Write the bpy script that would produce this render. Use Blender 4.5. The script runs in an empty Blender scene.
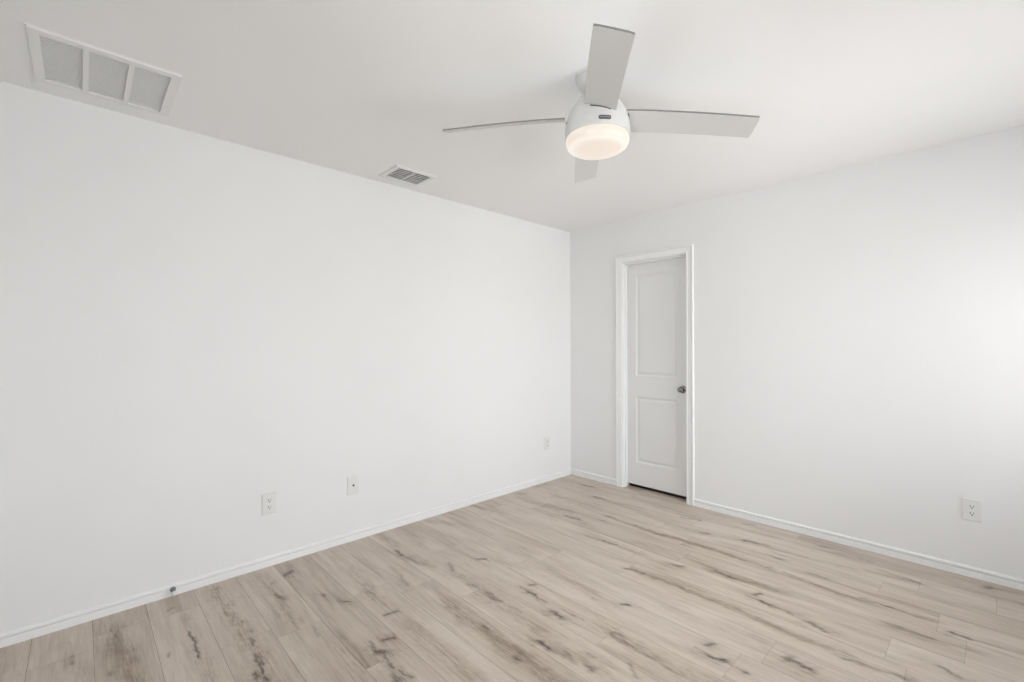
import bpy, bmesh, math, random
import numpy as np
from mathutils import Matrix, Vector
PI = math.pi
S = bpy.context.scene
COL = S.collection

# ------------------------------------------------------------------ camera
F_PX, YAW, ROLL = 456.49, 0.813975, 0.00317
CAM = Vector((2.9455, -3.5945, 1.2869))
VIEW = Vector((-math.sin(YAW), math.cos(YAW), 0))
RIGHT = Vector((math.cos(YAW), math.sin(YAW), 0))
UP = Vector((0, 0, 1))
rc = RIGHT * math.cos(ROLL) - UP * math.sin(ROLL)
uc = RIGHT * math.sin(ROLL) + UP * math.cos(ROLL)
cam_data = bpy.data.cameras.new('camera')
cam = bpy.data.objects.new('camera', cam_data)
COL.objects.link(cam)
m = Matrix.Identity(4)
for i in range(3):
    m[i][0], m[i][1], m[i][2], m[i][3] = rc[i], uc[i], -VIEW[i], CAM[i]
cam.matrix_world = m
cam_data.sensor_width = 36
cam_data.lens = F_PX * 36 / 1024
cam_data.shift_y = 5.65 / 1024
cam_data.clip_start = 0.02
S.camera = cam

# ------------------------------------------------------------------ room size
H = 2.44                  # ceiling height
RX, RY = 4.08, -4.05      # right wall, wall behind the camera
WT = 0.115                # wall thickness
WZ0, WZ1 = 0.76, 1.97     # sill and head height of every window
# (wall, start, end): first near the far corner; the other two are added fill light
WINS = [('right', -2.05, -0.17), ('right', -3.85, -2.90), ('front', 1.90, 2.70)]

# ------------------------------------------------------------------ sky, exposure
world = bpy.data.worlds.new('daylight')
S.world = world
world.use_nodes = True
wn, wl = world.node_tree.nodes, world.node_tree.links
wn.clear()
wo = wn.new('ShaderNodeOutputWorld'); bg = wn.new('ShaderNodeBackground')
tc = wn.new('ShaderNodeTexCoord'); sx = wn.new('ShaderNodeSeparateXYZ'); rp = wn.new('ShaderNodeValToRGB')
mp = wn.new('ShaderNodeMapRange'); mp.inputs['From Min'].default_value = -1; mp.inputs['From Max'].default_value = 1
wl.new(tc.outputs['Generated'], sx.inputs[0]); wl.new(sx.outputs['Z'], mp.inputs['Value'])
wl.new(mp.outputs[0], rp.inputs[0]); wl.new(rp.outputs[0], bg.inputs['Color']); wl.new(bg.outputs[0], wo.inputs[0])
e = rp.color_ramp.elements
e[0].position = 0.0; e[0].color = (0.82, 0.82, 0.82, 1)       # lower half glows as ground light, raised to brighten the ceiling
e[1].position = 1.0; e[1].color = (0.84, 0.91, 1.0, 1)
a = rp.color_ramp.elements.new(0.49); a.color = (0.86, 0.86, 0.86, 1)
a = rp.color_ramp.elements.new(0.52); a.color = (0.96, 0.985, 1.0, 1)
bg.inputs['Strength'].default_value = 11.8
S.view_settings.view_transform = 'Standard'
S.view_settings.look = 'None'
S.view_settings.gamma = 1
S.view_settings.use_curve_mapping = False
S.view_settings.exposure = 0.0

def portal(loc, rot, sx_, sy_):
    l = bpy.data.lights.new('window_portal', 'AREA'); l.shape = 'RECTANGLE'; l.size = sx_; l.size_y = sy_
    l.cycles.is_portal = True
    o = bpy.data.objects.new('window_portal', l); COL.objects.link(o); o.location = loc; o.rotation_euler = rot
for wall_, a_, b_ in WINS:
    if wall_ == 'right': portal((RX + WT + 0.03, (a_ + b_) / 2, (WZ0 + WZ1) / 2), (0, PI / 2, 0), WZ1 - WZ0, b_ - a_)
    else: portal(((a_ + b_) / 2, RY - WT - 0.03, (WZ0 + WZ1) / 2), (PI / 2, 0, 0), b_ - a_, WZ1 - WZ0)
# ------------------------------------------------------------------ materials
def mat(name, col, rough=0.5, metal=0.0, spec=0.5, bump=None, emit=None):
    mt = bpy.data.materials.new(name); mt.use_nodes = True
    n, l = mt.node_tree.nodes, mt.node_tree.links
    b = n['Principled BSDF']
    b.inputs['Base Color'].default_value = (*col, 1)
    b.inputs['Roughness'].default_value = rough
    b.inputs['Metallic'].default_value = metal
    b.inputs['Specular IOR Level'].default_value = spec
    # a trace of tonal variation in every surface
    t = n.new('ShaderNodeTexCoord'); nz = n.new('ShaderNodeTexNoise'); nz.inputs['Scale'].default_value = 3.0
    mx = n.new('ShaderNodeMix'); mx.data_type = 'RGBA'
    mx.inputs['A'].default_value = (*[c * 0.985 for c in col], 1); mx.inputs['B'].default_value = (*[min(1, c * 1.01) for c in col], 1)
    l.new(t.outputs['Object'], nz.inputs['Vector']); l.new(nz.outputs['Fac'], mx.inputs['Factor']); l.new(mx.outputs['Result'], b.inputs['Base Color'])
    if bump:
        nb = n.new('ShaderNodeTexNoise'); nb.inputs['Scale'].default_value = bump[0]; nb.inputs['Detail'].default_value = 3
        bp = n.new('ShaderNodeBump'); bp.inputs['Strength'].default_value = bump[1]; bp.inputs['Distance'].default_value = bump[2]
        l.new(t.outputs['Object'], nb.inputs['Vector']); l.new(nb.outputs['Fac'], bp.inputs['Height']); l.new(bp.outputs[0], b.inputs['Normal'])
    if emit:
        b.inputs['Emission Color'].default_value = (*emit[0], 1); b.inputs['Emission Strength'].default_value = emit[1]
    return mt
M = {}
M['wall'] = mat('wall_paint', (0.87, 0.87, 0.867), 0.55, spec=0.3, bump=(140, 0.25, 0.0015))
M['ceiling'] = mat('ceiling_paint', (0.95, 0.95, 0.95), 0.8, spec=0.2, bump=(60, 0.3, 0.002))
M['trim'] = mat('white_semigloss_trim', (0.92, 0.92, 0.918), 0.32)
M['door'] = mat('white_door_paint', (0.82, 0.82, 0.815), 0.4)
M['plastic'] = mat('white_plastic', (0.82, 0.82, 0.81), 0.35)
M['socket'] = mat('dark_socket', (0.05, 0.05, 0.05), 0.6)
M['vent'] = mat('white_enamel_vent', (0.88, 0.88, 0.875), 0.4)
M['duct'] = mat('dull_duct_metal', (0.30, 0.30, 0.30), 0.6)
M['filter'] = mat('grey_filter', (0.5, 0.5, 0.49), 0.9)
M['fan'] = mat('fan_white_enamel', (0.66, 0.66, 0.65), 0.35)
M['blade'] = mat('fan_blade_white', (0.69, 0.69, 0.685), 0.38)
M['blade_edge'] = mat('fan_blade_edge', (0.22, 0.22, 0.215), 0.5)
M['dark'] = mat('slot_dark', (0.04, 0.04, 0.04), 0.5)
M['badge'] = mat('badge_dark_grey', (0.05, 0.05, 0.05), 0.4)
M['letter'] = mat('badge_silver_lettering', (0.55, 0.55, 0.54), 0.4)
M['nickel'] = mat('satin_nickel', (0.27, 0.265, 0.25), 0.25, metal=1.0)
M['rubber'] = mat('white_rubber', (0.8, 0.8, 0.79), 0.6)
M['spring'] = mat('grey_spring_steel', (0.22, 0.225, 0.24), 0.4, metal=0.2)
M['gap'] = mat('plank_gap', (0.14, 0.11, 0.09), 0.9)
M['closet'] = mat('closet_paint', (0.5, 0.5, 0.5), 0.9)

# glowing frosted glass of the fan light
g = bpy.data.materials.new('lit_frosted_glass'); g.use_nodes = True
n, l = g.node_tree.nodes, g.node_tree.links
b = n['Principled BSDF']
b.inputs['Base Color'].default_value = (0.3, 0.29, 0.27, 1); b.inputs['Roughness'].default_value = 0.3
t = n.new('ShaderNodeTexCoord'); sp = n.new('ShaderNodeSeparateXYZ'); cr = n.new('ShaderNodeValToRGB')
mr = n.new('ShaderNodeMapRange'); mr.inputs['From Min'].default_value = 0.0; mr.inputs['From Max'].default_value = 0.055
l.new(t.outputs['Object'], sp.inputs[0]); l.new(sp.outputs['Z'], mr.inputs['Value']); l.new(mr.outputs[0], cr.inputs[0])
ce = cr.color_ramp.elements
ce[0].color = (0.82, 0.71, 0.61, 1); ce[1].color = (0.86, 0.77, 0.67, 1)
for p_, c_ in ((0.14, (0.95, 0.87, 0.78, 1)), (0.42, (0.80, 0.68, 0.57, 1))):
    ne = ce.new(p_); ne.color = c_
l.new(cr.outputs[0], b.inputs['Emission Color']); b.inputs['Emission Strength'].default_value = 0.76
M['lamp'] = g

# window glass: clear pane with a faint reflection
g = bpy.data.materials.new('clear_glass'); g.use_nodes = True
n, l = g.node_tree.nodes, g.node_tree.links
n.clear(); out = n.new('ShaderNodeOutputMaterial'); tr = n.new('ShaderNodeBsdfTransparent'); gl = n.new('ShaderNodeBsdfGlossy'); mx = n.new('ShaderNodeMixShader'); fr = n.new('ShaderNodeFresnel')
gl.inputs['Roughness'].default_value = 0.02
l.new(fr.outputs[0], mx.inputs[0]); l.new(tr.outputs[0], mx.inputs[1]); l.new(gl.outputs[0], mx.inputs[2]); l.new(mx.outputs[0], out.inputs[0])
M['glass'] = g

# wood planks
g = bpy.data.materials.new('pale_oak_planks'); g.use_nodes = True
n, l = g.node_tree.nodes, g.node_tree.links
b = n['Principled BSDF']
def N(t, **k):
    x = n.new(t)
    for a_, v in k.items(): setattr(x, a_, v)
    return x
def math_(op, a_, b_=None, clamp=False):
    x = N('ShaderNodeMath', operation=op, use_clamp=clamp)
    for i, v in enumerate((a_, b_)):
        if v is None: continue
        if isinstance(v, (int, float)): x.inputs[i].default_value = v
        else: l.new(v, x.inputs[i])
    return x.outputs[0]
tc = N('ShaderNodeTexCoord')
pid = N('ShaderNodeAttribute', attribute_name='plank'); ft = N('ShaderNodeAttribute', attribute_name='knots'); br = N('ShaderNodeAttribute', attribute_name='grain')
def stretched(sx_, sy_, detail, dist=0.0, rough=0.55):
    mpn = N('ShaderNodeMapping'); mpn.inputs['Scale'].default_value = (sx_, sy_, 1)
    l.new(tc.outputs['Object'], mpn.inputs['Vector'])
    z = N('ShaderNodeTexNoise', noise_dimensions='4D')
    z.inputs['Scale'].default_value = 1; z.inputs['Detail'].default_value = detail; z.inputs['Distortion'].default_value = dist; z.inputs['Roughness'].default_value = rough
    l.new(mpn.outputs[0], z.inputs['Vector']); w = math_('MULTIPLY', pid.outputs['Fac'], 37.0); l.new(w, z.inputs['W'])
    return z.outputs['Fac']
fine = stretched(10, 260, 3)
mid = stretched(3.0, 40, 5, 0.8, 0.6)
broad = stretched(1.4, 9, 3, 0.8)
spots = stretched(60, 150, 3, 1.0)
wav = stretched(9, 75, 5, 1.6, 0.65)
# value = 0 (pale) .. 1 (dark)
v = math_('MULTIPLY', math_('SUBTRACT', broad, 0.42), 0.9)
v = math_('ADD', v, math_('MULTIPLY', math_('SUBTRACT', mid, 0.5), 0.75))
v = math_('ADD', v, math_('MULTIPLY', math_('SUBTRACT', fine, 0.5), 0.50))
v = math_('ADD', v, math_('MULTIPLY', math_('SUBTRACT', pid.outputs['Fac'], 0.5), 0.16))
gr = math_('MULTIPLY', br.outputs['Fac'], math_('SUBTRACT', math_('MULTIPLY', wav, 3.2), 1.05))
v = math_('ADD', v, gr)
v = math_('ADD', v, 0.15, True)
ramp = N('ShaderNodeValToRGB')
l.new(v, ramp.inputs[0])
el = ramp.color_ramp.elements
el[0].position = 0; el[0].color = (0.66, 0.573, 0.487, 1)
el[1].position = 1; el[1].color = (0.19, 0.140, 0.10, 1)
x = el.new(0.3); x.color = (0.545, 0.458, 0.378, 1)
x = el.new(0.6); x.color = (0.37, 0.293, 0.228, 1)
mx = N('ShaderNodeMix', data_type='RGBA')
mx.inputs['B'].default_value = (0.085, 0.060, 0.045, 1)
l.new(ramp.outputs[0], mx.inputs['A'])
kn = math_('MULTIPLY', ft.outputs['Fac'], math_('SUBTRACT', math_('MULTIPLY', spots, 2.3), 0.32), True)
l.new(kn, mx.inputs['Factor']); l.new(mx.outputs['Result'], b.inputs['Base Color'])
b.inputs['Roughness'].default_value = 0.42; b.inputs['Specular IOR Level'].default_value = 0.45
bp = N('ShaderNodeBump'); bp.inputs['Strength'].default_value = 0.15; bp.inputs['Distance'].default_value = 0.001
l.new(fine, bp.inputs['Height']); l.new(bp.outputs[0], b.inputs['Normal'])
M['wood'] = g

# ------------------------------------------------------------------ mesh helpers
def obj(name, bm, material, parent=None, smooth=False, loc=None):
    me = bpy.data.meshes.new(name)
    bmesh.ops.recalc_face_normals(bm, faces=bm.faces[:]) if not getattr(bm, 'skipn', False) else None
    if smooth:
        for f in bm.faces: f.smooth = True
    bm.to_mesh(me); bm.free()
    mats = material if isinstance(material, (list, tuple)) else [material]
    for mm in mats: me.materials.append(M[mm])
    if smooth:
        me.set_sharp_from_angle(angle=math.radians(38))
    o = bpy.data.objects.new(name, me); COL.objects.link(o)
    if loc: o.location = loc
    if parent: o.parent = parent
    return o
def thing(name, label, cat, loc, group=None, rot=(0, 0, 0)):
    o = bpy.data.objects.new(name, None); COL.objects.link(o); o.empty_display_size = 0.1
    o.location = loc; o.rotation_euler = rot; o['label'] = label; o['category'] = cat
    if group: o['group'] = group
    return o
def struct(o, label, cat):
    o['kind'] = 'structure'; o['label'] = label; o['category'] = cat
    return o
def box(bm, x0, x1, y0, y1, z0, z1, bevel=0, mi=0):
    r = bmesh.ops.create_cube(bm, size=1)
    vs = r['verts']
    for v_ in vs:
        v_.co = Vector(((x0 + x1) / 2 + v_.co.x * (x1 - x0), (y0 + y1) / 2 + v_.co.y * (y1 - y0), (z0 + z1) / 2 + v_.co.z * (z1 - z0)))
    fs = set(f for v_ in vs for f in v_.link_faces)
    for f in fs: f.material_index = mi
    if bevel:
        es = list(set(e_ for v_ in vs for e_ in v_.link_edges))
        bmesh.ops.bevel(bm, geom=es, offset=bevel, segments=2, affect='EDGES', profile=0.5)
    return vs
def lathe(bm, prof, seg=64, T=None, cap=True):
    """prof: list of (r, z) turned about z"""
    rings = []
    for r, z in prof:
        if r < 1e-6: rings.append([bm.verts.new((0, 0, z))])
        else: rings.append([bm.verts.new((r * math.cos(2 * PI * k / seg), r * math.sin(2 * PI * k / seg), z)) for k in range(seg)])
    for A, B in zip(rings, rings[1:]):
        for k in range(seg):
            k2 = (k + 1) % seg
            if len(A) == 1 and len(B) == 1: continue
            if len(A) == 1: bm.faces.new((A[0], B[k], B[k2]))
            elif len(B) == 1: bm.faces.new((A[k], A[k2], B[0]))
            else: bm.faces.new((A[k], A[k2], B[k2], B[k]))
    if cap:
        for R_ in (rings[0], rings[-1]):
            if len(R_) > 2: bm.faces.new(R_)
    vs = [v_ for R_ in rings for v_ in R_]
    if T:
        for v_ in vs: v_.co = T @ v_.co
    return vs
def prism_strip(bm, prof, p0, p1, nrm):
    """sweep profile (out, z) from p0 to p1 along a wall whose inward normal is nrm"""
    A = [bm.verts.new(Vector(p0) + Vector(nrm) * a_ + Vector((0, 0, z))) for a_, z in prof]
    B = [bm.verts.new(Vector(p1) + Vector(nrm) * a_ + Vector((0, 0, z))) for a_, z in prof]
    k = len(prof)
    for i in range(k): bm.faces.new((A[i], A[(i + 1) % k], B[(i + 1) % k], B[i]))
    bm.faces.new(A); bm.faces.new(B[::-1])

# ------------------------------------------------------------------ floor: staggered planks
PW, Y0 = 0.1967, -3.755
rows = range(-2, 21)
# end joints seen in the photo, by row: x positions
def floor_pt(px, py):
    X, Y = px - 512, 341 + 5.65 - py
    X, Y = X * math.cos(ROLL) + Y * math.sin(ROLL), -X * math.sin(ROLL) + Y * math.cos(ROLL)
    d = VIEW * F_PX + RIGHT * X + UP * Y
    p = CAM + d * (-CAM.z / d.z)
    return p.x, p.y
seen_joints = [(120, 629), (289, 633.5), (373, 588.5), (427, 581.5), (614, 631.5), (768, 653), (938, 623.5), (888, 647.5), (878.5, 591.5), (922, 578), (996.5, 608), (633, 556)]
joints = {r: [] for r in rows}
for px, py in seen_joints:
    x, y = floor_pt(px, py)
    r = math.floor((y - Y0) / PW)
    if r in joints: joints[r].append(x)
rnd = random.Random(11)
PL = 1.22
# grain and knots: (points in the photo's frame), half width across the grain, strength, kind
KN = [ # dark knots and cracks
 ([(189,632),(195,645),(199.6,657)],.006,.95),([(72,656),(73,664)],.006,.55),([(168,655)],.007,.6),([(110,674)],.008,.5),([(167,611),(172,608)],.007,.5),
 ([(250,640),(252,645)],.010,.7),([(256,656),(262,664)],.010,.9),([(261,668),(263,673)],.006,1),([(256.8,675)],.011,1),([(266,677),(268,680)],.009,.9),
 ([(275,595),(283,599)],.010,.75),([(272.6,583)],.007,.5),([(287,574.5),(293,571)],.010,.95),([(323.6,595.4)],.007,.7),([(313,627),(318,636)],.008,.35),
 ([(383,615.7),(397.4,611)],.004,.85),([(382.5,640.5),(388,639),(395,637.7)],.006,.9),([(371,642),(376,648)],.006,.7),([(376,651.5),(384,651)],.011,1),([(384,654),(391,666)],.006,.75),([(391.5,666)],.009,.9),
 ([(395.7,679.5)],.014,.9),([(399,671),(410,678)],.007,.75),([(344,601.5),(349,601.8)],.006,.95),([(401,576),(408,585)],.010,.4),([(485,628)],.009,.8),([(490,597),(500,601)],.009,.75),([(450,565)],.012,.45),([(422,564)],.010,.5),
 ([(520.5,586.6),(530,593),(547,602.5)],.004,.8),([(529,593),(535,595)],.010,1),([(529,585.5),(536,584)],.005,.8),([(554,612),(561,617)],.015,.85),([(560,609),(584,620)],.005,.55),
 ([(540,641.5),(549,648)],.011,1),([(549,648),(563,655)],.012,.55),([(568,655),(572,658)],.014,.55),([(587,666),(591,669)],.013,.65),([(590,655)],.010,.5),([(517,658.5)],.010,.7),
 ([(626,568.5),(636,570),(643.6,573.4)],.007,.9),([(622,604.6),(629,605)],.007,.95),([(594,599)],.006,.45),([(630,664),(637,676)],.009,.5),([(612,634),(620,640)],.010,.6),([(620,640),(655,660)],.010,.4),
 ([(717,571.7),(727,575),(735,579)],.009,.95),([(735,579),(756,584)],.006,.55),([(754,583.5),(777,591)],.012,.4),([(747,596),(760,601)],.004,.6),([(760,601.5),(768,604.5)],.010,1),([(768,604.5),(790,613)],.004,.55),([(788,613),(792,614)],.006,.7),([(754.4,594.5),(761.4,593.6)],.006,.85),
 ([(809,622.7),(817.7,628),(824,631)],.012,.8),([(696,647),(710,655)],.005,.55),([(710,656),(724,661)],.010,.95),([(724,661),(746,673)],.004,.55),([(744,672.5),(747,673.5)],.007,.85),([(706,645.6),(715,643)],.006,.85),
 ([(790,660.5),(798,665),(808,668.5)],.014,.95),([(887,606.8),(892,608)],.008,.95),([(860,598),(887,606.5)],.006,.45),([(892,608),(932,620)],.006,.4),([(953,633),(960,636),(970,639)],.009,.95),([(970,639),(1002,648)],.005,.5),
 ([(905,578.6),(919.7,583)],.008,.7),([(987,587.5),(993,587.8)],.010,.75),([(914,632),(932,638.5)],.008,.55),([(896,628),(910,632)],.010,.45),([(942.5,667.6),(958,676)],.011,.75),([(844,659),(862,663)],.007,.6),([(862,663),(904,678)],.006,.45),([(898,676),(904,678)],.009,.8),
 ([(396,551.5),(402,555)],.012,.95),([(402,555),(412,559)],.008,.55),([(412,560),(426,564.4)],.012,.35),([(470,584),(477,587)],.010,.5),([(490,594),(498,599)],.012,.6),([(478,559),(485,559.5)],.007,.9),([(449,563),(452,570)],.010,.5),
 ([(520,493.6),(525,493.6)],.012,.6),([(524.5,501),(543,506.5)],.007,.6),([(471,505),(483,509)],.010,.5),([(585,485.4),(593,487)],.010,.75),([(595,496.4),(604,499)],.010,.85),([(566,516),(578,519.5)],.010,.85),([(592,503),(600,505)],.006,.4),
 ([(586.7,535.7),(604,541)],.006,.5),([(604,541),(615,545)],.010,.85),([(615,545),(634,552)],.007,.4),([(703,532.6),(708,533.4)],.010,.75),([(744.8,540),(756,543)],.010,.95),([(756,543),(768,546)],.007,.6),([(681,517),(699.6,520.5)],.010,.6),
 ([(676,565.8),(682,566.2)],.009,.7),([(745,524),(753,524.5)],.012,.45),([(655,534),(664,536)],.008,.6),([(775,557.4),(783,559)],.008,.75),([(812,573.5),(825,578)],.012,.5),([(860,559),(870,561)],.014,.4),([(820,546),(830,548)],.010,.6),([(862,598),(867,599)],.006,.5),([(726,575.7),(731,577)],.008,.6),([(770,551),(785,556)],.006,.45),([(600,520),(604,521)],.008,.5),([(880,570),(898,576)],.006,.4),
]
BR = [ # broad figured grain
 ([(114,632),(122,645),(135,682)],.035,.55),([(128,655),(135,662)],.02,.5),([(185,620),(200,655),(212,682)],.03,.45),([(216,592),(228,606),(244.5,630.6),(257,655),(268,684)],.035,.8),([(266,578),(280,598),(294,622)],.035,.45),([(60,645),(80,672)],.03,.4),([(0,650),(8,680)],.05,.35),
 ([(355,571),(368,588),(382,604)],.035,.6),([(415,629),(440,652),(461,667.6),(474,676)],.04,.45),([(446,604),(466,620),(498,641),(520,652)],.035,.7),([(453.7,572.6),(475,586),(500,602),(520,612)],.035,.6),([(395,570),(408,586)],.03,.35),([(340,637),(356,655),(372,682)],.05,.3),
 ([(480,593.7),(524,618)],.035,.45),([(490.5,636),(519,659),(561,682)],.045,.55),([(536,628),(562,650),(595,662),(605,670)],.05,.55),([(608,631),(630,643),(668,663)],.045,.75),([(640,650),(670,664),(705,682)],.045,.75),([(552,573),(572,582),(590,590)],.03,.4),([(622,658),(645,676)],.04,.35),
 ([(654,577),(682,588.4),(719,602.5),(752.6,616.5),(768,623)],.022,.85),([(768,624),(800,637),(845,654)],.028,.7),([(728,627),(757,640)],.03,.4),([(749,562),(770,570)],.02,.5),([(786,573.5),(818,585),(845,596)],.018,.7),([(735,578),(780,592)],.035,.4),([(844,595.4),(889.7,607.4),(932,620)],.02,.7),
 ([(844,657),(875,668),(910,680)],.025,.6),([(895,627),(935,640),(970,650)],.025,.5),([(920,660),(960,677)],.03,.5),([(950,632),(1002,648),(1030,654)],.025,.5),([(870,572),(925,584)],.02,.5),([(970,590),(1024,606)],.03,.35),
 ([(609,517),(638,527.5),(662.6,534.7),(701.7,546),(769,568.5)],.022,.95),([(586,535),(636,552)],.03,.45),([(378,533),(400,553),(428,565)],.035,.65),([(428,521),(461,525)],.035,.5),([(463,503),(500,512)],.035,.4),([(555,496),(590,505)],.04,.4),([(640,487),(690,500)],.03,.3),([(500,560),(540,575),(570,590)],.03,.35),
 ([(470,580),(505,602)],.03,.4),([(570,510),(600,520),(640,530)],.02,.4),([(680,514),(720,524),(770,536)],.025,.5),([(740,540),(800,556),(850,568)],.02,.5),([(655,575),(700,590)],.025,.4),([(520,498),(570,512)],.025,.45),([(590,497),(640,508)],.02,.5),([(800,545),(860,562)],.02,.35),([(750,597),(800,615)],.03,.35),([(800,668),(850,684)],.04,.4),
 ([(654,575.5),(664,581)],.02,.5),([(700,530),(740,541)],.02,.35),
]
HALO = [(p_, w_ * 2.6, 0.42 * s_) for p_, w_, s_ in KN if s_ > 0.6]
def splat(xs, ys, feats, taper, wav=1.0):
    out = np.zeros((len(xs), len(ys)), np.float32)
    X, Y = np.meshgrid(xs, ys, indexing='ij')
    for pts, w, s in feats:
        P = [np.array(floor_pt(*p)) for p in pts]
        if len(P) == 1: P = [P[0] + (-.008, 0), P[0] + (.008, 0)]
        lx, hx = min(p[0] for p in P) - 3 * w - .02, max(p[0] for p in P) + 3 * w + .02
        ly, hy = min(p[1] for p in P) - 3 * w, max(p[1] for p in P) + 3 * w
        if hx < xs[0] or lx > xs[-1] or hy < ys[0] or ly > ys[-1]: continue
        best = np.full(X.shape, 9.0, np.float32)
        ph = P[0][0] * 91.7 + P[0][1] * 57.3
        wx = 0
        wy = wav * w * (0.45 * np.sin(X * 23 + ph) + 0.35 * np.sin(X * 57 + ph * 1.7 + Y * 40) + 0.25 * np.sin(X * 131 + ph * .6 - Y * 90))
        for A, B in zip(P, P[1:]):
            d = B - A; L2 = max(d @ d, 1e-8)
            Xw, Yw = X + wx, Y + wy
            tt = np.clip(((Xw - A[0]) * d[0] + (Yw - A[1]) * d[1]) / L2, 0, 1)
            ex = (Xw - A[0] - tt * d[0]) * taper; ey = Yw - A[1] - tt * d[1]
            best = np.minimum(best, np.sqrt(ex * ex + ey * ey) / w)
        out = np.maximum(out, s * np.exp(-best ** 2))
    return out
V, FC, A_p, A_k, A_g, MI = [], [], [], [], [], []
base = 0
gapw, jgap, GAP = 0.0006, 0.00035, -0.0025
for r in rows:
    ya, yb = Y0 + r * PW + gapw, Y0 + (r + 1) * PW - gapw
    ya, yb = max(ya, RY), min(yb, 0.10)
    if yb <= ya: continue
    js = sorted(joints[r])
    if not js: js = [rnd.uniform(0.2, PL)]
    while js[0] > 0.02: js.insert(0, js[0] - PL)
    while js[-1] < RX: js.append(js[-1] + PL)
    for xa, xb in zip(js, js[1:]):
        xa, xb = max(xa + jgap, -0.02), min(xb - jgap, RX)
        if xb <= xa: continue
        # the strip under the door continues past the wall line only in the doorway
        nx, ny = max(2, int((xb - xa) / 0.008)), max(2, int((yb - ya) / 0.0042))
        xs, ys = np.linspace(xa, xb, nx), np.linspace(ya, yb, ny)
        K = splat(xs, ys, KN, 0.55); G = np.maximum(splat(xs, ys, BR, 0.45, 0.4) * 0.75, splat(xs, ys, HALO, 0.3))
        X, Y = np.meshgrid(xs, ys, indexing='ij')
        V.append(np.stack([X.ravel(), Y.ravel(), np.zeros(X.size)], 1))
        idx = np.arange(nx * ny).reshape(nx, ny) + base
        FC.append(np.stack([idx[:-1, :-1].ravel(), idx[1:, :-1].ravel(), idx[1:, 1:].ravel(), idx[:-1, 1:].ravel()], 1))
        MI.append(np.zeros((nx - 1) * (ny - 1), np.int32))
        A_p.append(np.full(nx * ny, rnd.random())); A_k.append(K.ravel()); A_g.append(G.ravel())
        base += nx * ny
V.append(np.array([(-.02, RY, GAP), (RX, RY, GAP), (RX, .10, GAP), (-.02, .10, GAP)])); FC.append(np.array([[base, base + 1, base + 2, base + 3]])); MI.append(np.array([1], np.int32))
for A_ in (A_p, A_k, A_g): A_.append(np.zeros(4))
V = np.concatenate(V).astype(np.float32); FC = np.concatenate(FC).astype(np.int32); MI = np.concatenate(MI)
me = bpy.data.meshes.new('floor')
me.vertices.add(len(V)); me.vertices.foreach_set('co', V.ravel())
me.loops.add(FC.size); me.loops.foreach_set('vertex_index', FC.ravel())
me.polygons.add(len(FC)); me.polygons.foreach_set('loop_start', np.arange(0, FC.size, 4, dtype=np.int32))
me.polygons.foreach_set('loop_total', np.full(len(FC), 4, np.int32)); me.polygons.foreach_set('material_index', MI)
for nm, arr in (('plank', A_p), ('knots', A_k), ('grain', A_g)):
    at = me.attributes.new(nm, 'FLOAT', 'POINT'); at.data.foreach_set('value', np.concatenate(arr).astype(np.float32))
me.update(); me.validate()
me.materials.append(M['wood']); me.materials.append(M['gap'])
floor = bpy.data.objects.new('floor', me); COL.objects.link(floor)
struct(floor, 'pale greyish oak plank floor with dark knots and grain streaks', 'floor')

# ------------------------------------------------------------------ walls
DX0, DX1, DZ = 0.600, 1.222, 2.052       # rough door opening
bm = bmesh.new(); box(bm, -WT, 0, RY - WT, WT, -0.05, H)
struct(obj('wall_left', bm, 'wall'), 'plain white painted wall on the left, running from foreground to corner', 'wall')
bm = bmesh.new()
box(bm, 0, DX0, 0, WT, -0.05, H); box(bm, DX1, RX + WT, 0, WT, -0.05, H); box(bm, DX0, DX1, 0, WT, DZ, H)
struct(obj('wall_back', bm, 'wall'), 'white painted wall on the right side of the photo with the door in it', 'wall')
def holed(bm, wall_, lo, hi):
    """wall slab along its length with the window openings left free"""
    def seg(a_, b_, z0, z1):
        if wall_ == 'right': box(bm, RX, RX + WT, a_, b_, z0, z1)
        else: box(bm, a_, b_, RY - WT, RY, z0, z1)
    cur = lo
    for _, a_, b_ in sorted(w_ for w_ in WINS if w_[0] == wall_):
        seg(cur, a_, -0.05, H); seg(a_, b_, -0.05, WZ0); seg(a_, b_, WZ1, H); cur = b_
    seg(cur, hi, -0.05, H)
bm = bmesh.new(); holed(bm, 'right', RY, 0)
struct(obj('wall_right', bm, 'wall'), 'white wall with one window and one added fill-light window, outside the frame on the right', 'wall')
bm = bmesh.new(); holed(bm, 'front', 0, RX + WT)
struct(obj('wall_front', bm, 'wall'), 'white wall with an added fill-light window behind the camera', 'wall')

# ceiling with the two duct openings cut through
GR = (0.125, 0.587, -3.737, -3.277)        # return grille outline x0 x1 y0 y1
RG = (0.100, 0.357, -2.143, -1.838)        # supply register outline
gh = (0.150, 0.560, -3.705, -3.308); rh = (0.130, 0.327, -2.113, -1.868)
bm = bmesh.new()
xs = sorted([-WT, RX + WT, gh[0], gh[1], rh[0], rh[1]]); ys = sorted([RY - WT, WT, gh[2], gh[3], rh[2], rh[3]])
xs = [x for x in xs]
for i in range(len(xs) - 1):
    for j in range(len(ys) - 1):
        cx_, cy_ = (xs[i] + xs[i + 1]) / 2, (ys[j] + ys[j + 1]) / 2
        if any(h_[0] < cx_ < h_[1] and h_[2] < cy_ < h_[3] for h_ in (gh, rh)): continue
        v1 = [bm.verts.new((a_, b_, H)) for a_, b_ in ((xs[i], ys[j]), (xs[i], ys[j + 1]), (xs[i + 1], ys[j + 1]), (xs[i + 1], ys[j]))]
        bm.faces.new(v1)
bmesh.ops.remove_doubles(bm, verts=bm.verts[:], dist=1e-5)
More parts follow.
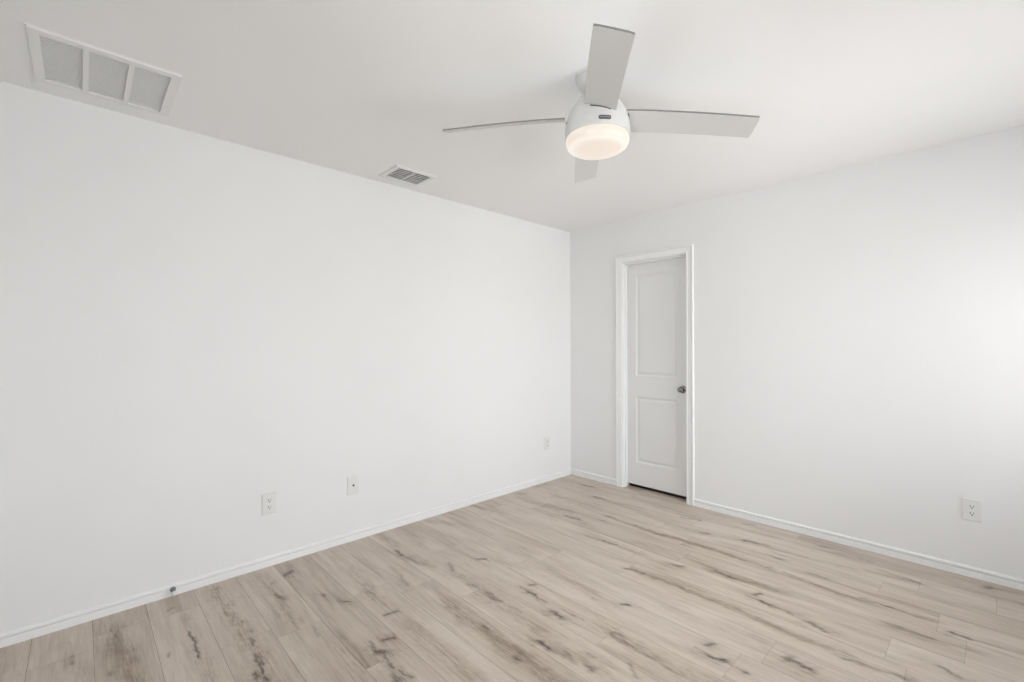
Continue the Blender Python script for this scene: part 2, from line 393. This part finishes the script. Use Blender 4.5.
r = bmesh.ops.extrude_face_region(bm, geom=bm.faces[:])
for v_ in r['geom']:
    if isinstance(v_, bmesh.types.BMVert): v_.co.z += 0.03
struct(obj('ceiling', bm, 'ceiling'), 'flat white painted ceiling', 'ceiling')

# ------------------------------------------------------------------ baseboards
BB = [(0, 0), (0.012, 0), (.012, .035), (.0110, .0365), (.0030, .0370), (.0030, .0420), (.0115, .0430), (.0125, .046), (.0120, .051), (.009, .056), (.004, .0585), (0, .0585)]
def baseboard(name, segs, label):
    bm = bmesh.new()
    for p0, p1, nr in segs: prism_strip(bm, BB, p0, p1, nr)
    struct(obj(name, bm, 'trim'), label, 'baseboard')
baseboard('baseboard_left', [((0, RY, 0), (0, 0, 0), (1, 0, 0))], 'low white baseboard along the left wall')
baseboard('baseboard_back', [((0.012, 0, 0), (0.545, 0, 0), (0, -1, 0)), ((1.277, 0, 0), (RX, 0, 0), (0, -1, 0))], 'low white baseboard along the wall with the door')
baseboard('baseboard_right', [((RX, RY, 0), (RX, -0.012, 0), (-1, 0, 0))], 'low white baseboard under the window')
baseboard('baseboard_front', [((0.012, RY, 0), (RX - 0.012, RY, 0), (0, 1, 0))], 'low white baseboard behind the camera')

# ------------------------------------------------------------------ door casing and jamb
CP = [(0, 0), (.009, 0), (.0115, .002), (.0115, .008), (.0085, .010), (.0085, .013), (.0115, .032), (.0125, .0405), (.0085, .0415), (.0085, .0445), (.0160, .0460), (.0180, .0490), (.0180, .0550), (.0150, .0590), (0, .0590)]  # (out, across: 0 = inner edge)
bm = bmesh.new()
ix0, ix1, iz = 0.604, 1.218, 2.048
path = [((ix0, 0), (-1, 0)), ((ix0, iz), (-1, 1)), ((ix1, iz), (1, 1)), ((ix1, 0), (1, 0))]
rings = []
for (px, pz), (dx, dz) in path:
    rings.append([bm.verts.new((px + dx * a_, -o_, pz + dz * a_)) for o_, a_ in CP])
for A, B in zip(rings, rings[1:]):
    k = len(CP)
    for i in range(k): bm.faces.new((A[i], A[(i + 1) % k], B[(i + 1) % k], B[i]))
bm.faces.new(rings[0]); bm.faces.new(rings[-1][::-1])
casing = obj('trim_1', bm, 'trim'); struct(casing, 'white moulded casing around the closed door', 'door trim')
bm = bmesh.new()
jx0, jx1, jz = 0.612, 1.210, 2.040
box(bm, DX0, jx0, -0.001, WT, 0, jz); box(bm, jx1, DX1, -0.001, WT, 0, jz); box(bm, DX0, DX1, -0.001, WT, jz, DZ)
obj('door_jamb', bm, 'trim', casing)
bm = bmesh.new()
box(bm, jx0, jx0 + 0.011, 0.030, 0.062, 0, jz - 0.011, 0.002); box(bm, jx1 - 0.011, jx1, 0.030, 0.062, 0, jz - 0.011, 0.002); box(bm, jx0, jx1, 0.030, 0.062, jz - 0.011, jz, 0.002)
obj('door_stop_moulding', bm, 'trim', casing)

# ------------------------------------------------------------------ two-panel door
DF, DT = 0.0635, 0.035                       # face position and thickness
sx0, sx1, sz0, sz1 = 0.615, 1.207, 0.034, 2.036
panels = [(0.709, 1.103, 0.235, 0.832), (0.709, 1.103, 1.018, 1.935)]
bm = bmesh.new()
xs = [sx0, panels[0][0], panels[0][1], sx1]; zs = [sz0, panels[0][2], panels[0][3], panels[1][2], panels[1][3], sz1]
grid = [[bm.verts.new((x, DF, z)) for z in zs] for x in xs]
hole = {(1, 1), (1, 3)}
for i in range(3):
    for j in range(5):
        q = [grid[i][j], grid[i + 1][j], grid[i + 1][j + 1], grid[i][j + 1]]
        if (i, j) not in hole: bm.faces.new(q); continue
        cur = q
        x0, x1, z0, z1 = xs[i], xs[i + 1], zs[j], zs[j + 1]
        for ins, dep in ((0.004, 0.004), (0.012, 0.0075), (0.017, 0.0085), (0.022, 0.0085), (0.034, 0.003), (0.040, 0.0022)):
            nx_ = [bm.verts.new((a_, DF + dep, c_)) for a_, c_ in ((x0 + ins, z0 + ins), (x1 - ins, z0 + ins), (x1 - ins, z1 - ins), (x0 + ins, z1 - ins))]
            for k in range(4): bm.faces.new((cur[k], cur[(k + 1) % 4], nx_[(k + 1) % 4], nx_[k]))
            cur = nx_
        bm.faces.new(cur)
# sides and back
bk = [bm.verts.new(c_) for c_ in ((sx0, DF + DT, sz0), (sx1, DF + DT, sz0), (sx1, DF + DT, sz1), (sx0, DF + DT, sz1))]
bm.faces.new(bk)
bm.faces.new([grid[i][0] for i in range(4)] + [bk[1], bk[0]])
bm.faces.new([grid[i][5] for i in range(4)] + [bk[2], bk[3]])
bm.faces.new([grid[0][j] for j in range(6)] + [bk[3], bk[0]])
bm.faces.new([grid[3][j] for j in range(6)] + [bk[2], bk[1]])
door = obj('door_1', bm, 'door'); struct(door, 'closed narrow white door with two recessed panels', 'door')
KX, KZ = 1.150, 0.925
T = Matrix.Translation((KX, DF, KZ)) @ Matrix.Rotation(PI / 2, 4, 'X')     # local z -> -y (into the room)
bm = bmesh.new(); lathe(bm, [(0, 0), (0.032, 0), (0.0325, 0.003), (0.030, 0.007), (0.020, 0.010), (0.0125, 0.012), (0, 0.012)], 40, T)
rose = obj('rosette', bm, 'nickel', None, True)
bm = bmesh.new(); lathe(bm, [(0, 0.010), (0.011, 0.010), (0.011, 0.026), (0.013, 0.029), (0.019, 0.033), (0.0230, 0.039), (0.0240, 0.046), (0.022, 0.053), (0.016, 0.058), (0.008, 0.0605), (0, 0.061)], 40, T)
knob = obj('door_knob', bm, 'nickel', door, True); rose.parent = knob
# unlit closet behind the door
bm = bmesh.new()
box(bm, 0.2, 1.7, 1.0, 1.05, -0.05, H); box(bm, 0.15, 0.2, WT, 1.05, -0.05, H); box(bm, 1.7, 1.75, WT, 1.05, -0.05, H)
struct(obj('wall_closet', bm, 'closet'), 'inner wall of the dark closet behind the door', 'wall')
bm = bmesh.new(); box(bm, 0.15, 1.75, 0.1005, 1.05, -0.05, 0.0)
struct(obj('floor_closet', bm, 'gap'), 'dark floor of the closet behind the door', 'floor')
bm = bmesh.new(); box(bm, 0.15, 1.75, WT, 1.05, H, H + 0.05)
struct(obj('ceiling_closet', bm, 'closet'), 'ceiling of the closet behind the door', 'ceiling')

# ------------------------------------------------------------------ window beside the far corner, plus two unseen ones added for fill
fw = 0.045; zm = (WZ0 + WZ1) / 2
def make_window(name, label, T, half):
    """local frame: x along the wall, y outwards (0 = inner wall face), z up"""
    def put(nm, bm, m_, par):
        for v_ in bm.verts: v_.co = T @ v_.co
        return obj(nm, bm, m_, par)
    f0, f1 = 0.045, 0.105
    bm = bmesh.new()
    box(bm, -half, -half + fw, f0, f1, WZ0, WZ1); box(bm, half - fw, half, f0, f1, WZ0, WZ1)
    box(bm, -half + fw, half - fw, f0, f1, WZ0, WZ0 + fw); box(bm, -half + fw, half - fw, f0, f1, WZ1 - fw, WZ1)
    box(bm, -0.03, 0.03, f0, f1, WZ0 + fw, WZ1 - fw)
    win = put(name, bm, 'trim', None); struct(win, label, 'window')
    for a_, b_ in ((-half + fw, -0.03), (0.03, half - fw)):
        bm = bmesh.new(); box(bm, a_, b_, f0 + 0.012, f1 - 0.01, zm - 0.018, zm + 0.018); put('sash_rail', bm, 'trim', win)
        bm = bmesh.new(); box(bm, a_, b_, f0 + 0.028, f0 + 0.032, WZ0 + fw, WZ1 - fw); put('pane', bm, 'glass', win)
    bm = bmesh.new(); box(bm, -half - 0.02, half + 0.02, -0.03, f0, WZ0 - 0.02, WZ0 + 0.001, 0.003); put('window_sill', bm, 'trim', win)
WL = ['white framed window in the right wall near the far corner', 'added fill-light window, white framed, in the right wall beside the camera', 'added fill-light window, white framed, in the wall behind the camera']
for k, (wall_, a_, b_) in enumerate(WINS):
    if wall_ == 'right': T = Matrix.Translation((RX, (a_ + b_) / 2, 0)) @ Matrix.Rotation(-PI / 2, 4, 'Z')
    else: T = Matrix.Translation(((a_ + b_) / 2, RY, 0)) @ Matrix.Rotation(PI, 4, 'Z')
    make_window('window_%d' % (k + 1), WL[k], T, (b_ - a_) / 2)  # second and third windows are unseen, added to fill the room with light

# ------------------------------------------------------------------ return air grille (ceiling, upper left)
ft_ = 0.010
def louvers(x0, x1, y0, y1, z, pitch, width, ang, thick=0.0012):
    bm = bmesh.new()
    k = int((x1 - x0) / pitch); p = (x1 - x0) / k
    for i in range(k):
        c_ = x0 + (i + 0.5) * p
        dx, dz = width / 2 * math.cos(ang), width / 2 * math.sin(ang)
        nx_, nz_ = -math.sin(ang) * thick / 2, math.cos(ang) * thick / 2
        pr = [(c_ - dx - nx_, z - dz - nz_), (c_ + dx - nx_, z + dz - nz_), (c_ + dx + nx_, z + dz + nz_), (c_ - dx + nx_, z - dz + nz_)]
        A = [bm.verts.new((a_, y0, b_)) for a_, b_ in pr]; B = [bm.verts.new((a_, y1, b_)) for a_, b_ in pr]
        for q in range(4): bm.faces.new((A[q], A[(q + 1) % 4], B[(q + 1) % 4], B[q]))
        bm.faces.new(A); bm.faces.new(B[::-1])
    return bm
def open_box(bm, x0, x1, y0, y1, z0, z1):
    a_ = [bm.verts.new(c_) for c_ in ((x0, y0, z0), (x1, y0, z0), (x1, y1, z0), (x0, y1, z0))]
    b_ = [bm.verts.new(c_) for c_ in ((x0, y0, z1), (x1, y0, z1), (x1, y1, z1), (x0, y1, z1))]
    for k in range(4): bm.faces.new((a_[k], a_[(k + 1) % 4], b_[(k + 1) % 4], b_[k]))
    bm.faces.new(b_)
def frame_grid(x0, x1, y0, y1, ox0, ox1, cells, ztop, th, lip):
    """plate from x0..x1, y0..y1 with rectangular openings ox0..ox1 by cells in y; bevelled rim"""
    bm = bmesh.new()
    box(bm, x0, ox0, y0, y1, ztop - th, ztop); box(bm, ox1, x1, y0, y1, ztop - th, ztop)
    ys_ = [y0] + [c_ for ce in cells for c_ in ce] + [y1]
    for a_, b_ in zip(ys_[::2], ys_[1::2]): box(bm, ox0, ox1, a_, b_, ztop - th, ztop)
    # soft outer lip
    for (a0, a1, b0, b1) in ((x0 - lip, x0, y0 - lip, y1 + lip), (x1, x1 + lip, y0 - lip, y1 + lip), (x0, x1, y0 - lip, y0), (x0, x1, y1, y1 + lip)):
        vs = box(bm, a0, a1, b0, b1, ztop - th * 0.35, ztop)
    return bm
gc = ((GR[0] + GR[1]) / 2, (GR[2] + GR[3]) / 2)
t = thing('return_air_grille', 'large white ceiling return grille with three louvred panels', 'vent', (gc[0], gc[1], H))
cells = [(-3.702, -3.586), (-3.568, -3.449), (-3.431, -3.313)]
def rel(v0, c_): return v0 - c_
cl = [(a_ - gc[1], b_ - gc[1]) for a_, b_ in cells]
bm = frame_grid(GR[0] + .004 - gc[0], GR[1] - .004 - gc[0], GR[2] + .004 - gc[1], GR[3] - .004 - gc[1], 0.158 - gc[0], 0.549 - gc[0], cl, 0, 0.009, 0.004)
obj('frame', bm, 'vent', t)
for a_, b_ in cl:
    bm = louvers(0.158 - gc[0], 0.549 - gc[0], a_, b_, -0.0020, 0.0125, 0.0088, math.radians(-4))
    obj('louver_panel', bm, 'vent', t)
bm = bmesh.new(); open_box(bm, gh[0] - gc[0], gh[1] - gc[0], gh[2] - gc[1], gh[3] - gc[1], 0.0, 0.16); obj('duct_box', bm, 'duct', t)
bm = bmesh.new(); box(bm, gh[0] - gc[0], gh[1] - gc[0], gh[2] - gc[1], gh[3] - gc[1], 0.012, 0.03); obj('air_filter', bm, 'filter', t)
for x in (0.141, 0.568):
    for y in (-3.60, -3.41):
        bm = bmesh.new(); lathe(bm, [(0, -0.0105), (0.0035, -0.0105), (0.0045, -0.009), (0.0045, -0.008), (0, -0.008)], 16, Matrix.Translation((x - gc[0], y - gc[1], 0))); obj('screw', bm, 'vent', t, True)

# ------------------------------------------------------------------ supply register (ceiling, near the fan)
gc = ((RG[0] + RG[1]) / 2, (RG[2] + RG[3]) / 2)
t = thing('supply_register', 'small white ceiling register with two louvred halves near the left wall', 'vent', (gc[0], gc[1], H))
cl = [(-2.110 - gc[1], -1.9945 - gc[1]), (-1.9865 - gc[1], -1.871 - gc[1])]
bm = frame_grid(RG[0] + .006 - gc[0], RG[1] - .006 - gc[0], RG[2] + .006 - gc[1], RG[3] - .006 - gc[1], 0.133 - gc[0], 0.324 - gc[0], cl, 0, 0.008, 0.006)
obj('frame', bm, 'vent', t)
for k, (a_, b_) in enumerate(cl):
    bm = louvers(0.133 - gc[0], 0.324 - gc[0], a_, b_, 0.0005, 0.0240, 0.0128, math.radians(-4)); obj('louver_panel', bm, 'vent', t)
bm = bmesh.new(); open_box(bm, rh[0] - gc[0], rh[1] - gc[0], rh[2] - gc[1], rh[3] - gc[1], 0.0, 0.2); obj('duct_box', bm, 'duct', t)

# ------------------------------------------------------------------ wall plates; local frame: x across, y = out of the wall is -y, z up
def plate_bm(w, h, th=0.0080):
    bm = bmesh.new()
    pts = []
    for ins, d in ((0, 0), (0, 0.0045), (0.003, th * 0.93), (0.006, th)):
        pts.append([bm.verts.new((sx_ * (w / 2 - ins), -d, sz_ * (h / 2 - ins))) for sx_, sz_ in ((-1, -1), (1, -1), (1, 1), (-1, 1))])
    for A, B in zip(pts, pts[1:]):
        for k in range(4): bm.faces.new((A[k], A[(k + 1) % 4], B[(k + 1) % 4], B[k]))
    bm.faces.new(pts[0]); bm.faces.new(pts[-1])
    return bm
RX90 = Matrix.Rotation(PI / 2, 4, 'X')
def receptacle(parent, zc):
    bm = bmesh.new()
    # rounded duplex face with flat top and bottom
    ring = []
    for k in range(40):
        a_ = 2 * PI * k / 40
        ring.append((0.0172 * math.cos(a_), max(-0.0142, min(0.0142, 0.0172 * math.sin(a_)))))
    A = [bm.verts.new((x, -0.0070, zc + z)) for x, z in ring]; B = [bm.verts.new((x * .97, -0.0100, zc + z * .97)) for x, z in ring]
    for k in range(40): bm.faces.new((A[k], A[(k + 1) % 40], B[(k + 1) % 40], B[k]))
    bm.faces.new(B)
    rc_ = obj('receptacle', bm, 'plastic', parent)
    bm = bmesh.new(); 
    box(bm, -0.0080, -0.0052, -0.0104, -0.0095, zc - 0.0015, zc + 0.0085); box(bm, 0.0052, 0.0080, -0.0104, -0.0095, zc - 0.0005, zc + 0.0075)
    lathe(bm, [(0, 0.0095), (0.0034, 0.0095), (0.0034, 0.0104), (0, 0.0104)], 14, Matrix.Translation((0, 0, zc - 0.0075)) @ RX90)
    obj('slots', bm, 'socket', rc_)
def screw(parent, z):
    bm = bmesh.new(); lathe(bm, [(0, 0.0070), (0.0034, 0.0070), (0.0034, 0.0083), (0.002, 0.0091), (0, 0.0093)], 16, Matrix.Translation((0, 0, z)) @ RX90); obj('screw', bm, 'plastic', parent, True)
def outlet(loc, rz, label, w=0.079, h=0.122):
    t = thing('wall_outlet', label, 'outlet', loc, 'duplex outlets low on the walls', (0, 0, rz))
    obj('cover_plate', plate_bm(w, h), 'plastic', t)
    receptacle(t, 0.0195); receptacle(t, -0.0195); screw(t, 0)
    return t
outlet((0, -2.789, 0.366), PI / 2, 'white duplex outlet low on the left wall, nearest the camera', 0.078)
outlet((0, -0.360, 0.362), PI / 2, 'white duplex outlet low on the left wall close to the room corner', 0.080)
outlet((2.855, 0, 0.373), 0, 'white duplex outlet on the wall right of the door', 0.080)
t = thing('cable_plate', 'white cover plate with one small dark cable connector on the left wall', 'wall plate', (0, -2.277, 0.367), None, (0, 0, PI / 2))
obj('cover_plate', plate_bm(0.080, 0.120), 'plastic', t)
bm = bmesh.new(); lathe(bm, [(0, 0.0075), (0.0065, 0.0075), (0.0065, 0.010), (0.0048, 0.009), (0.0048, 0.016), (0.003, 0.016), (0.003, 0.012), (0, 0.012)], 20, RX90 ); obj('coaxial_connector', bm, 'socket', t, True)
screw(t, 0.042); screw(t, -0.042)

# ------------------------------------------------------------------ spring door stop on the left baseboard
t = thing('door_stop', 'small grey spring door stop with white tip screwed to the left baseboard', 'door stop', (0.012, -3.250, 0.034), None, (0, PI / 2, 0))
bm = bmesh.new(); lathe(bm, [(0, 0), (0.0125, 0), (0.0130, 0.003), (0.0115, 0.008), (0.0075, 0.012), (0, 0.012)], 28); obj('base', bm, 'spring', t, True)
bm = bmesh.new()
turns, n_ = 11, 16
rings = []
for k in range(turns * n_ + 1):
    a_ = 2 * PI * k / n_; R_ = 0.0072; z = 0.010 + 0.040 * k / (turns * n_)
    rings.append([bm.verts.new(((R_ + 0.0017 * math.cos(2 * PI * q / 6)) * math.cos(a_), (R_ + 0.0017 * math.cos(2 * PI * q / 6)) * math.sin(a_), z + 0.0017 * math.sin(2 * PI * q / 6))) for q in range(6)])
for A, B in zip(rings, rings[1:]):
    for q in range(6): bm.faces.new((A[q], A[(q + 1) % 6], B[(q + 1) % 6], B[q]))
bm.faces.new(rings[0]); bm.faces.new(rings[-1][::-1])
obj('spring', bm, 'spring', t, True)
bm = bmesh.new(); lathe(bm, [(0, 0.047), (0.0085, 0.047), (0.0105, 0.050), (0.0105, 0.060), (0.0085, 0.064), (0, 0.065)], 28); obj('rubber_tip', bm, 'rubber', t, True)

# ------------------------------------------------------------------ ceiling fan
FC_ = CAM + RIGHT * 0.368 + VIEW * 1.955; FX, FY = FC_.x, FC_.y
fan = thing('ceiling_fan', 'white four-bladed ceiling fan with a lit frosted glass bowl', 'ceiling fan', (FX, FY, H))
bm = bmesh.new(); lathe(bm, [(0, 0), (0.092, 0), (0.093, -0.004), (0.091, -0.010), (0.083, -0.013), (0.081, -0.018), (0.078, -0.034), (0.070, -0.044), (0.055, -0.050), (0, -0.050)], 72)
obj('canopy', bm, 'fan', fan, True)
bm = bmesh.new(); lathe(bm, [(0, -0.048), (0.022, -0.048), (0.022, -0.075), (0.034, -0.080), (0, -0.080)], 40)
obj('downrod', bm, 'fan', fan, True)
bm = bmesh.new(); lathe(bm, [(0, -0.072), (0.045, -0.072), (0.058, -0.077), (0.075, -0.092), (0.097, -0.120), (0.113, -0.146), (0.125, -0.172), (0.133, -0.198), (0.1365, -0.222), (0.1375, -0.250), (0.1370, -0.262), (0.1345, -0.264), (0.128, -0.262), (0, -0.262)], 96)
housing = obj('motor_housing', bm, 'fan', fan, True)
# frosted bowl
bm = bmesh.new(); lathe(bm, [(0, 0.055), (0.130, 0.055), (0.1325, 0.050), (0.1335, 0.038), (0.131, 0.026), (0.125, 0.015), (0.112, 0.006), (0.090, 0.001), (0.055, -0.002), (0, -0.003)], 96)
obj('glass_bowl', bm, 'lamp', fan, True, (0, 0, -0.316))
# badge with the maker's lettering, on the side facing the room
ab = math.atan2(-VIEW.y, -VIEW.x) + 0.035
def cyl(x, d, z, R_=0.1372): a_ = ab + x / R_; return ((R_ + d) * math.cos(a_), (R_ + d) * math.sin(a_), z)
bm = bmesh.new(); bw, bh, bz = 0.049, 0.0155, -0.2395
prev = None
for k in range(13):
    x = -bw / 2 + bw * k / 12
    cut = 0.003 if k in (0, 12) else 0
    ring = [bm.verts.new(cyl(x, d, z)) for d, z in ((-0.001, bz - bh / 2 + cut), (0.0022, bz - bh / 2 + cut), (0.0022, bz + bh / 2 - cut), (-0.001, bz + bh / 2 - cut))]
    if prev:
        for q in range(4): bm.faces.new((prev[q], prev[(q + 1) % 4], ring[(q + 1) % 4], ring[q]))
    else: bm.faces.new(ring)
    prev = ring
bm.faces.new(prev[::-1])
badge = obj('badge', bm, 'badge', fan); badge['label'] = 'dark name badge'
cu = bpy.data.curves.new('lettering', 'FONT'); cu.body = 'HUNTER'; cu.size = 0.0105; cu.align_x = 'CENTER'; cu.align_y = 'CENTER'; cu.extrude = 0.0002; cu.space_character = 1.05
to = bpy.data.objects.new('lettering_source', cu); COL.objects.link(to)
bpy.context.view_layer.update()
me = bpy.data.meshes.new_from_object(to.evaluated_get(bpy.context.evaluated_depsgraph_get()))
bpy.data.objects.remove(to)
for v_ in me.vertices:
    x, y, z = v_.co; v_.co = cyl(x, 0.0026 + z, bz + y)
me.materials.clear(); me.materials.append(M['letter'])
lo = bpy.data.objects.new('lettering', me); COL.objects.link(lo); lo.parent = badge
# blades
A0, PITCH, DROOP, RT, R0, OFF = -0.113, 0.262, 0.037, 0.6576, 0.128, 0.0114
TX, TY = -0.034, 0.037
BC = CAM + RIGHT * 0.3603 + VIEW * 1.9674; BZ = 2.2545 - H
bxo, byo = BC.x - FX, BC.y - FY
def blade_pt(th, rad, s, dn):
    rr = RIGHT * math.cos(th) + VIEW * math.sin(th); tt = -RIGHT * math.sin(th) + VIEW * math.cos(th)
    u = (rad - R0) / (RT - R0)
    w = 0.0662 + (0.0610 - 0.0662) * u
    arch = DROOP * (u ** 1.45) - 0.002
    v_ = rr * rad + tt * (s * w + OFF) * math.cos(PITCH) + UP * (-s * w * math.sin(PITCH) - arch + dn)
    v_ = v_ + UP * (TX * v_.dot(RIGHT) + TY * v_.dot(VIEW))
    return Vector((bxo, byo, BZ)) + v_
for k in range(4):
    th = A0 + k * PI / 2
    PITCH, DROOP = (0.345, 0.039) if k == 2 else (0.262, 0.037)
    bm = bmesh.new(); NR, NS, TH = 26, 6, 0.0070
    top, bot = [], []
    for i in range(NR + 1):
        rad = R0 + (RT - R0) * i / NR
        top.append([]); bot.append([])
        for j in range(NS + 1):
            s = -1 + 2 * j / NS
            # slightly rounded corners at the tip
            r2 = rad
            if i == NR and abs(s) == 1: r2 = rad - 0.004
            top[-1].append(bm.verts.new(blade_pt(th, r2, s, TH))); bot[-1].append(bm.verts.new(blade_pt(th, r2, s, 0)))
    for i in range(NR):
        for j in range(NS):
            bm.faces.new((top[i][j], top[i + 1][j], top[i + 1][j + 1], top[i][j + 1])); bm.faces.new((bot[i][j], bot[i][j + 1], bot[i + 1][j + 1], bot[i + 1][j]))
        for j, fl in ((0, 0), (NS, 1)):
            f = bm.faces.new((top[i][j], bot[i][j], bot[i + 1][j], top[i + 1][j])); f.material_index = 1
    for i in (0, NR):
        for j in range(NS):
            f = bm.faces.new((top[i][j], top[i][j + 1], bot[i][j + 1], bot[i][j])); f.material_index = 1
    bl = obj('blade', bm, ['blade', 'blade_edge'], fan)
    # solid dark strip standing for the shaded slot opening at the blade root
    bm = bmesh.new()
    pr = []
    for j in range(7):
        s = -0.78 + 1.5 * j / 6
        rr = RIGHT * math.cos(th) + VIEW * math.sin(th); tt = -RIGHT * math.sin(th) + VIEW * math.cos(th)
        w = s * 0.055
        rad = 0.1305
        zz = BZ - 0.0095 - w * math.tan(PITCH) * 1.0
        pr.append([bm.verts.new(Vector((0, 0, zz + dz)) + rr * (math.sqrt(rad * rad - w * w) + dr) + tt * (w + OFF * .5)) for dr, dz in ((-0.02, -0.0012), (0.004, -0.0012), (0.004, 0.0016), (-0.02, 0.0016))])
    for A, B in zip(pr, pr[1:]):
        for q in range(4): bm.faces.new((A[q], A[(q + 1) % 4], B[(q + 1) % 4], B[q]))
    bm.faces.new(pr[0]); bm.faces.new(pr[-1][::-1])
    obj('blade_slot', bm, 'dark', bl)
